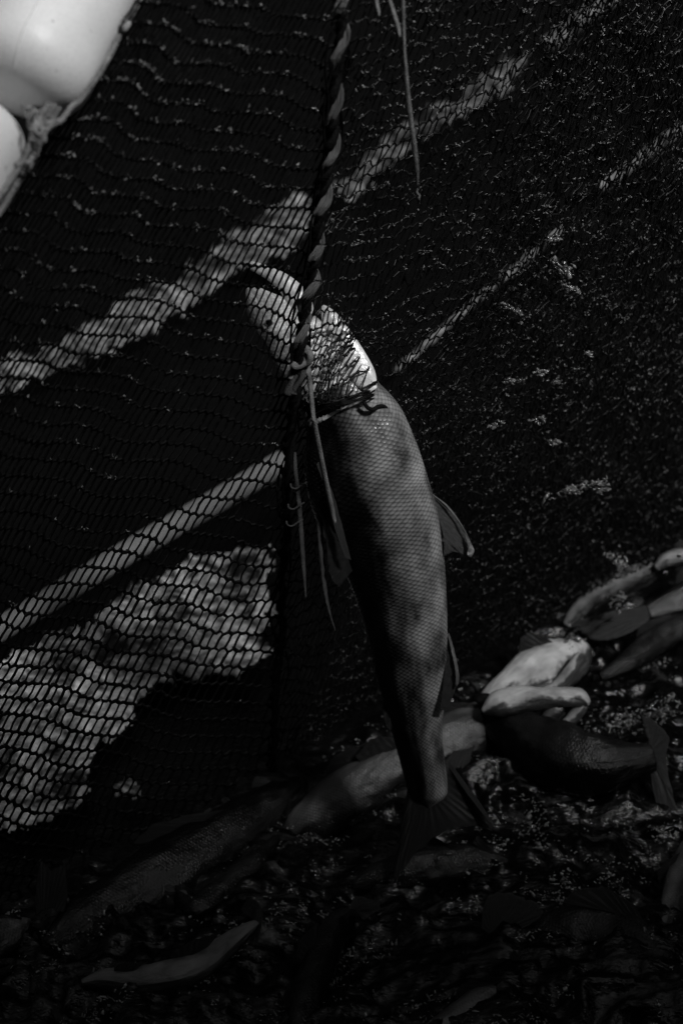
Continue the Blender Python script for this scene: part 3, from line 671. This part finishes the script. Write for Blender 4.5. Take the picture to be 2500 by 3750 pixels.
# ------------------------------------------------------------------ knot and cords
def cordobj(name, pts, t, r, m_, label, flat=.6, n=90, fuzz=True):
    q = catmull(np.array(pts, float), n); tt_ = np.interp(np.linspace(0, 1, n), np.linspace(0, 1, len(t)), t) if np.ndim(t) else np.full(n, t)
    rr_ = np.interp(np.linspace(0, 1, n), np.linspace(0, 1, len(r)), r) if np.ndim(r) else np.full(n, r)
    o = tube(name, P(q[:, 0], q[:, 1], tt_), rr_, m_, None, n=8, flat=flat)
    return tag(o, label, 'cord')
cordobj('cord', [(1112, 1310), (1130, 1370), (1140, 1450), (1150, 1545), (1172, 1660), (1192, 1760), (1216, 1870), (1246, 1990)], [1.715, 1.715, 1.72, 1.725, 1.745, 1.76, 1.775, 1.785], [.0046, .0048, .0040, .0036, .0038, .0040, .0046, .0030], M['cord'],
        'grey cord tied to the seam rope and trailing down over the hanging salmon')
kn = thing('rope_knot', P(1108, 1300, 1.71), 'grey overhand knot on the seam rope where the long cord is tied', 'knot')
for k, (rx, ry, cx, cy, an) in enumerate([(30, 20, 1105, 1290, .4), (26, 24, 1112, 1310, 2.0), (30, 14, 1100, 1322, -.6)]):
    a = np.linspace(0, 2*np.pi*.93, 36) + an
    x = cx + rx*np.cos(a)*math.cos(an) - ry*np.sin(a)*math.sin(an); y = cy + rx*np.cos(a)*math.sin(an) + ry*np.sin(a)*math.cos(an)
    tube('loop', P(x, y, 1.706 + .006*np.sin(a+k)), .0036, M['cord'], kn)
for pts in ([(1108, 1318), (1090, 1360), (1062, 1410), (1050, 1450)], [(1100, 1320), (1076, 1350), (1068, 1392)], [(1112, 1325), (1104, 1380), (1076, 1425), (1072, 1446)]):
    q = catmull(np.array(pts, float), 30); tube('loose_end', P(q[:, 0], q[:, 1], np.full(30, 1.712)), .0044, M['corddim'] if len(pts) == 4 else M['cord'], kn, flat=.5)
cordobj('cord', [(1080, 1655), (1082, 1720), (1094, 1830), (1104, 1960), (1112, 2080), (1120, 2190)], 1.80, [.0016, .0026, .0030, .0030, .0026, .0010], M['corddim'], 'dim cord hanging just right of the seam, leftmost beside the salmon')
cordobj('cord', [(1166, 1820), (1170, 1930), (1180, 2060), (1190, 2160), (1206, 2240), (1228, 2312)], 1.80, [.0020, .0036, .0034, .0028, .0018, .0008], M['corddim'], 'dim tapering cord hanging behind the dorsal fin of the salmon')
cordobj('cord', [(1474, -40), (1476, 60), (1480, 180), (1490, 320), (1500, 420), (1516, 540), (1524, 620), (1528, 682)], [1.42, 1.44, 1.47, 1.50], [.0021, .0020, .0022, .0024, .0030, .0030, .0026, .0006], M['cord'], 'long pale cord hanging from the top edge, right of the seam rope')
cordobj('cord', [(1412, -40), (1430, 10), (1446, 60), (1458, 100), (1464, 135)], 1.425, [.0022, .0024, .0026, .0024, .0010], M['cord'], 'short cord end slanting behind the long pale cord at the top')
cordobj('cord', [(1376, -40), (1380, 10), (1386, 40), (1388, 58)], 1.425, [.0016, .0020, .0018, .0008], M['cord'], 'stubby cord end at the top edge, nearest the seam rope')
for k, pts in enumerate([[(1530, 690), (1526, 705), (1536, 716), (1532, 728)]]):
    q = catmull(np.array(pts, float), 24); tag(tube('twine_curl', P(q[:, 0], q[:, 1], np.full(24, 1.5)), .0006, M['fuzz']), 'tiny curled fibre under the tip of the long pale cord', 'twine')
for k, (x, y, lab) in enumerate([(1075, 1775, 'uppermost'), (1066, 1850, 'middle'), (1060, 1912, 'lowest')]):
    q = catmull(np.array([(x-12, y-6), (x-8, y+10), (x+10, y+14), (x+34, y-2), (x+50, y-10)], float), 24)
    tag(tube('twine_end', P(q[:, 0], q[:, 1], np.full(24, 1.79)), .0011, M['corddim']), 'curled twine end beside the dim cord left of the salmon, %s of three' % lab, 'twine', 'curled twine ends')

# ------------------------------------------------------------------ floats and float line
def float_obj(cx, cy, ang, R, L_, t, label, dt=0.0, ridge=None):
    """capsule float; (cx, cy) = lower end of its axis, ang = image direction of the axis upwards"""
    ux, uy = math.cos(ang), -math.sin(ang)
    A0 = P(cx, cy, t); A1 = P(cx + ux*600, cy + uy*600, t + dt)
    ax = unit(A1-A0); root = thing('net_float', A0, label, 'net float', 'floats on the float line')
    n, k = 60, 64; s = np.linspace(0, 1, n); zz = L_*s
    e = .036
    prof = R*np.where(zz < e, (1-(1-zz/e)**2.4)**(1/2.4), np.where(zz > L_-e, (1-((zz-L_+e)/e)**2.4)**(1/2.4), 1.0))
    zz = np.concatenate([[0], e*(1-np.cos(np.linspace(.05, np.pi/2, 20))), np.linspace(e*1.1, L_-e*1.1, 20), L_-e*(1-np.sin(np.linspace(0.05, np.pi/2, 20)))[::1] if False else L_-e+e*np.sin(np.linspace(0.0, np.pi/2, 20))])
    q = np.where(zz < e, np.clip(1-zz/e, 0, 1), np.where(zz > L_-e, np.clip((zz-L_+e)/e, 0, 1), 0))
    prof = R*(.28 + .72*(np.clip(1-q**2.3, 0, 1))**(1/2.3)); prof[0] = .0; prof[-1] = .0
    ref = unit(np.cross(ax, unit(A0-CAM))); ref2 = np.cross(ax, ref)
    a = np.linspace(0, 2*np.pi, k, endpoint=False)
    V = A0 + ax*zz[:, None, None] + prof[:, None, None]*(ref*np.cos(a)[None, :, None] + ref2*np.sin(a)[None, :, None])
    n = len(zz); i = np.arange(n-1)[:, None]; j = np.arange(k)[None]; j2 = (j+1) % k
    F = np.stack([i*k+j, i*k+j2, (i+1)*k+j2, (i+1)*k+j], -1).reshape(-1, 4)
    link('shell', V.reshape(-1, 3), [tuple(f) for f in F.tolist()], M['float'], root)
    if ridge is not None:
        vd = unit(CAM-A0); vd = unit(vd - ax*(vd@ax)); pl = np.cross(ax, vd); pl = pl*(-1 if pl[0] > 0 else 1)
        Q = A0 + ax*zz[3:-3, None] + (prof[3:-3, None]-.0006)*(vd*math.cos(ridge) + pl*math.sin(ridge))
        tube('mould_line', Q, .0013, M['float'], root, n=6)
    return root, A0, ax
float_obj(54, 344, math.radians(63), .052, .26, 1.30, 'large pale float at the top left corner, moulded line along its side', dt=.06, ridge=math.radians(17))
float_obj(-72, 382, math.radians(63+180), .050, .26, 1.30, 'pale float at the left edge, lower of the two', dt=-.03)

def rope_run(pts, t, R, pitch, rs, m_, name, label, cat='rope', strands=3, n=260):
    q = catmull(np.array(pts, float), n); tt_ = np.interp(np.linspace(0, 1, n), np.linspace(0, 1, len(t)), t)
    Q = P(q[:, 0], q[:, 1], tt_); g = [tube_arr(Qk, rs, 6) for Qk in twisted(Q, R, pitch, strands, rs)]
    V, F = join(g); return link(name, V, F, m_)
runs = [
    ([(530, -30), (498, 40), (462, 96), (446, 110)], [1.40, 1.35, 1.32, 1.31], 'rope beside the upper float where it leaves the top edge', .0034),
    ([(438, 130), (410, 190), (376, 250), (340, 305), (298, 362), (262, 392), (240, 420), (222, 442), (176, 470), (130, 540), (90, 620), (40, 700), (-20, 790)], [1.31, 1.30, 1.29, 1.285, 1.285], 'outermost rope of the float line, along the edge of the netting', .0030),
    ([(180, 380), (150, 430), (128, 490), (100, 560), (62, 630), (20, 700), (-40, 780)], [1.30, 1.28, 1.265], 'middle strand of rope in the gap between the floats', .0034),
    ([(200, 385), (172, 440), (150, 480), (140, 540), (112, 600), (70, 660), (20, 745), (-10, 790)], [1.30, 1.28, 1.27], 'second rope strand in the gap, right of the middle one', .0034),
    ([(120, 390), (134, 430), (124, 480), (108, 540), (80, 595), (40, 660), (-20, 750)], [1.31, 1.27, 1.26], 'inner rope strand lying against the lower float', .0032),
    ([(160, 385), (146, 420), (130, 455), (118, 500)], [1.31, 1.30, 1.29], 'short rope strand under the end of the upper float', .0034),
    ([(225, 380), (196, 425), (170, 462), (150, 486)], [1.31, 1.29, 1.285], 'rope strand running from the upper float down to the frayed knot', .0036),
]
for pts, t, lab, R in runs:
    tag(rope_run(pts, t, R*.38, R*4, R*.44, M['floatrope'], 'float_rope', lab), lab, 'rope', 'ropes of the float line')
def lash(pts, lab, r=.0022, t=1.262):
    q = catmull(np.array(pts, float), 50); tt_ = np.full(50, t) + .003*np.sin(np.arange(50)/6)
    tag(tube('lashing', P(q[:, 0], q[:, 1], tt_), .42*r*(1+.3*np.sin(np.arange(50)/3.1)), M['floatrope'], n=7), lab, 'lashing', 'lashings on the float line')
lash([(80, 380), (100, 430), (124, 470), (150, 500), (170, 490), (166, 478)], 'thin lashing running from the float gap to the rope bundle')
lash([(95, 400), (112, 392), (122, 404), (110, 430), (104, 462), (126, 486), (150, 505)], 'looped lashing at the foot of the upper float', .0028)
lash([(120, 500), (150, 490), (164, 500), (160, 520), (130, 512), (128, 490)], 'frayed lashing knot right of the lower float', .0036)
lash([(55, 605), (90, 600), (112, 590), (122, 570)], 'lashing wrapped over the ropes beside the lower float', .0045)
lash([(190, 425), (176, 434), (166, 450), (180, 458), (200, 446), (215, 440)], 'short knotted lashing below the upper float', .0030)

# ------------------------------------------------------------------ painted glare patches and rails beyond the net, seen through it
def glare_sheet(name, poly, z, m_, label, cat, step=8, zn=.02, edge=38, seed=0, group=None):  # ragged flat mesh whose pale colour stands in for glare
    poly = np.array(poly, float); x0, y0 = poly.min(0)-30; x1, y1 = poly.max(0)+30
    gx_ = np.arange(x0, x1, step); gy_ = np.arange(y0, y1, step); Xp, Yp = np.meshgrid(gx_, gy_, indexing='ij')
    qx = Xp + edge*fbm(Xp/60, Yp/60, 4, seed+1) + edge*.9*fbm(Xp/22, Yp/22, 3, seed+2); qy = Yp + edge*fbm(Xp/60, Yp/60, 4, seed+5) + edge*.9*fbm(Xp/22, Yp/22, 3, seed+6)
    ins = np.zeros(Xp.shape, bool); n = len(poly)
    for i in range(n):
        (xa, ya), (xb, yb) = poly[i], poly[(i+1) % n]
        c = ((ya > qy) != (yb > qy)) & (qx < (xb-xa)*(qy-ya)/(yb-ya+1e-9)+xa); ins ^= c
    Zz = z + zn*fbm(Xp/110, Yp/90, 4, seed+9)
    V = P(Xp, Yp, (Zz-CAMZ)/ray(Xp, Yp)[..., 2]); a_, b_ = Xp.shape
    F = []
    for i in range(a_-1):
        for j in range(b_-1):
            if ins[i, j] and ins[i+1, j] and ins[i, j+1] and ins[i+1, j+1]: F.append((i*b_+j, i*b_+j+1, (i+1)*b_+j+1, (i+1)*b_+j))
    used = sorted({k for f in F for k in f}); mp_ = {k: i for i, k in enumerate(used)}
    o = link(name, V.reshape(-1, 3)[used], [tuple(mp_[k] for k in f) for f in F], m_)
    s = o.modifiers.new('thickness', 'SOLIDIFY'); s.thickness = .004; s.offset = 0
    return tag(o, label, cat, group)
def mottled(name, col, s1, s2):
    m = mat(name, col, .5, .3, bump=.9, bscale=110, var=.85, vscale=s2); N = m.node_tree.nodes; L = m.node_tree.links; b = N['Principled BSDF']
    src = b.inputs['Base Color'].links[0].from_socket; tc = N.new('ShaderNodeTexCoord')
    n = N.new('ShaderNodeTexNoise'); n.inputs['Scale'].default_value = s1; n.inputs['Detail'].default_value = 5; n.inputs['Roughness'].default_value = .6; L.new(tc.outputs['Object'], n.inputs[0])
    r = N.new('ShaderNodeValToRGB'); r.color_ramp.elements[0].position = .40; r.color_ramp.elements[1].position = .56
    r.color_ramp.elements[0].color = (.05,)*3+(1,); r.color_ramp.elements[1].color = (1,)*4; L.new(n.outputs[0], r.inputs[0])
    x = N.new('ShaderNodeMix'); x.data_type = 'RGBA'; x.blend_type = 'MULTIPLY'; x.inputs[0].default_value = 1
    L.new(src, x.inputs[6]); L.new(r.outputs[0], x.inputs[7]); L.new(x.outputs[2], b.inputs['Base Color']); return m
M['glare'] = mottled('mottled_glare', .38, 12, 48)  # pale mottle stands in for glare on the water
M['glare2'] = mottled('glare_strip', .16, 14, 40)  # strip tone stands in for streaky glare
M['glare3'] = mottled('faint_glare', .12, 14, 40)
M['rail'] = mat('plain_grey', .20, .5, .4, var=.08, vscale=60, bump=.1, bscale=500)
glare_sheet('glare_patch', [(-60, 2430), (200, 2325), (330, 2270), (480, 2130), (620, 2100), (690, 2030), (980, 2000), (995, 2080), (960, 2150), (1010, 2230), (975, 2330), (1010, 2390), (860, 2480), (640, 2490), (520, 2560), (470, 2680), (340, 2760), (330, 2900), (180, 3010), (60, 3050), (-60, 3040)], .02, M['glare'],
      'pale mottled patch standing in for glare beyond the lower left of the net', 'glare_sheet', seed=2)
glare_sheet('glare_scrap', [(410, 2880), (470, 2830), (520, 2900), (500, 2930), (420, 2930)], .015, M['glare'], 'small mottled scrap of painted glare below the large patch, seen through the net', 'glare_sheet', seed=3, edge=10)
glare_sheet('glare_strip', [(-60, 1330), (100, 1310), (330, 1180), (520, 1060), (640, 1010), (760, 930), (800, 890), (850, 990), (790, 1080), (660, 1150), (580, 1210), (380, 1300), (220, 1350), (100, 1420), (-60, 1500)], .05, M['glare2'],
      'long ragged pale strip standing in for glare beyond the net at middle left', 'glare_sheet', seed=4, zn=.03)
glare_sheet('glare_strip', [(760, 930), (880, 820), (1010, 760), (1130, 690), (1160, 790), (1090, 890), (980, 960), (850, 1010)], .05, M['glare2'],
      'pale strip of painted glare above the head of the salmon, ending at the seam', 'glare_sheet', seed=6, zn=.03)
glare_sheet('glare_strip', [(1200, 700), (1330, 560), (1500, 440), (1700, 320), (1800, 250), (1900, 190), (1950, 200), (1860, 330), (1720, 410), (1560, 510), (1420, 620), (1280, 740)], .05, M['glare3'],
      'faint strip of painted glare beyond the net crossing behind the long pale cord', 'glare_sheet', seed=7, zn=.03)
M['thinrail'] = mottled('dull_grey', .13, 22, 60)
def rail(p0, p1, hw, z, label, name='grey_rail'):
    s = np.linspace(0, 1, 60)[:, None]; q = np.array(p0, float)*(1-s) + np.array(p1, float)*s
    q[:, 1] += 3*np.sin(s[:, 0]*9); t_ = tz(q[:, 0], q[:, 1], z); t_ = t_[0]*(1-s[:, 0]) + t_[-1]*s[:, 0]; t_ = 1/((1/tz(p0[0], p0[1], z))*(1-s[:, 0]) + (1/tz(p1[0], p1[1], z))*s[:, 0])
    tag(tube(name, P(q[:, 0], q[:, 1], t_), hw/FP*t_, M['rail'] if hw > 40 else M['thinrail'], n=20), label, 'rail')
rail((-120, 2372), (1052, 1680), 46, .06, 'straight plain grey rail slanting beyond the net above the mottled glare patch')
rail((1440, 1360), (2060, 830), 15, .03, 'thin grey line afloat beyond the net, right of the salmon', 'thin_rail')
rail((2190, 690), (2560, 420), 22, .03, 'thin grey line beyond the net at the upper right edge', 'thin_rail')
rail((2000, 170), (2300, -60), 34, .03, 'faint grey rail beyond the net at the top right', 'grey_rail')

# ------------------------------------------------------------------ splashes and droplets
M['drop'] = mat('water_drop', .10, .15, .8, bump=.5, bscale=300, var=.95, vscale=90)
def blobs(specs, label, cat, name='splash'):
    """clear flying drops and froth: short ragged beads of many sizes"""
    g = []
    r_ = np.random.default_rng(len(specs)*7+int(specs[0][0]))
    for (x, y, w_, h_, t, an, n_) in specs:
        for k in range(n_*5):
            u_, v_ = r_.normal(0, w_*.5), r_.normal(0, h_*.5)
            px = x + u_*math.cos(an)+v_*math.sin(an); py = y - u_*math.sin(an)+v_*math.cos(an)
            s = min(1.2 + r_.exponential(1.7), 7); L_ = s*r_.uniform(1.0, 3.6); a0 = an + r_.normal(0, .5)
            ss = np.linspace(-1, 1, 7)
            xs = px + ss*L_*math.cos(a0) + r_.normal(0, s*.25, 7); ys = py - ss*L_*math.sin(a0) + r_.normal(0, s*.35, 7)
            g.append(tube_arr(P(xs, ys, np.full(7, t)+r_.normal(0, .012)), s/FP*t*np.sqrt(1.05-ss**2)*(1+.35*r_.normal(0, 1, 7)).clip(.25, 1.7), 7))
    V, F = join(g); return tag(link(name, V, F, M['drop']), label, cat, None, 'stuff')
blobs([(2110, 1790, 100, 18, 1.95, .25, 26), (2195, 1782, 36, 22, 1.95, .2, 14)], 'burst of droplets flying in front of the net at right, above the spread grey tail', 'splash')
blobs([(2022, 1618, 26, 10, 1.9, 0, 7)], 'bright single splash drop in front of the net, right of the salmon', 'splash')
blobs([(2020, 880, 30, 16, 1.8, .1, 6), (2050, 975, 40, 22, 1.8, -.5, 7), (2080, 1055, 60, 14, 1.8, -.5, 7), (1890, 1140, 50, 8, 1.8, -.5, 6)], 'scattered drops in front of the upper right netting', 'splash')
blobs([(1970, 1540, 50, 14, 1.9, .1, 5), (1810, 1555, 30, 12, 1.9, .1, 3), (1880, 1392, 40, 10, 1.9, 0, 4), (2035, 1400, 40, 14, 1.9, 0, 5), (1975, 1360, 30, 10, 1.9, 0, 3), (2150, 1296, 20, 10, 1.9, 0, 3)], 'faint drops in a loose cluster at mid right, in front of the net', 'splash')
blobs([(2240, 2035, 24, 30, 2.2, 1.0, 7), (2268, 2072, 26, 26, 2.2, 1.0, 8)], 'two clear blobs of water above the wet grey back', 'splash')
blobs([(2260, 2195, 34, 22, 2.3, .8, 10), (2285, 2230, 20, 10, 2.3, .4, 4)], 'white flecks of splash between the wet grey back and the spread tail', 'splash')
blobs([(2070, 2350, 50, 40, 2.3, .5, 14)], 'bubbly froth left of the white snout tip', 'splash')
blobs([(2280, 2640, 110, 40, 2.15, .3, 26), (2430, 2600, 80, 50, 2.15, .5, 20)], 'froth of small bubbles right of the gaping jaws', 'splash')
blobs([(970, 3600, 24, 20, 2.0, .5, 8), (900, 3680, 60, 40, 2.0, .8, 8)], 'white fleck of foam right of the striped fish', 'splash')
blobs([(290, 3532, 40, 10, 2.0, -.2, 6), (395, 3548, 50, 16, 2.0, .1, 9)], 'foam flecks above the striped fish at left', 'splash')
blobs([(2150, 3650, 140, 16, 1.95, -.3, 22)], 'line of foam along the bottom right', 'splash')
blobs([(1395, 3440, 26, 70, 1.98, 1.3, 18), (1380, 3330, 40, 16, 2.0, .4, 8), (1360, 3520, 30, 40, 1.98, 1.0, 8)], 'streak of froth running down left of the ribbed tail fan', 'splash')
blobs([(1960, 3020, 80, 60, 2.05, .7, 14), (1980, 3100, 40, 26, 2.05, .4, 7)], 'froth below the arching dark salmon', 'splash')
blobs([(200+200*k, 3330+((k*97) % 200), 80, 30, 1.98, .5, 7) for k in range(5)], 'flecks of foam scattered over the dark backs at lower left', 'splash')

# froth: countless small bubbles riding the churned water
M['froth'] = mat('froth', .20, .3, .5, var=.9, vscale=60)
r_ = np.random.default_rng(99); n = 42000
X_ = r_.uniform(-60, 2560, n); Y_ = r_.uniform(2000, 3800, n)
dn = vnoise(X_/150, Y_/70, 120)*vnoise(X_/45, Y_/26, 121)*1.3
kp = (Y_ > foot_y(X_)+60) & (r_.random(n) < np.clip(dn-.38, 0, 1)*2.2)
X_, Y_ = X_[kp], Y_[kp]; W_ = onz(X_, Y_, 0.0)
xi = np.clip(np.searchsorted(gx, W_[:, 0]), 1, len(gx)-1); yi = np.clip(np.searchsorted(gy, W_[:, 1]), 1, len(gy)-1)
W_[:, 2] = Z[xi, yi] + .001; k_ = len(W_)
L_ = .0004 + r_.exponential(.0006, k_); an = -.5 + r_.normal(0, .9, k_)
dv = np.stack([np.cos(an), np.sin(an), r_.normal(0, .3, k_)], -1)*L_[:, None]
V, F = prisms(W_-dv, W_+dv, .0003 + r_.exponential(.00035, k_))
tag(link('froth', V, F, M['froth'], smooth=False), 'fine froth and bubbles scattered over the churned water', 'froth', None, 'stuff')
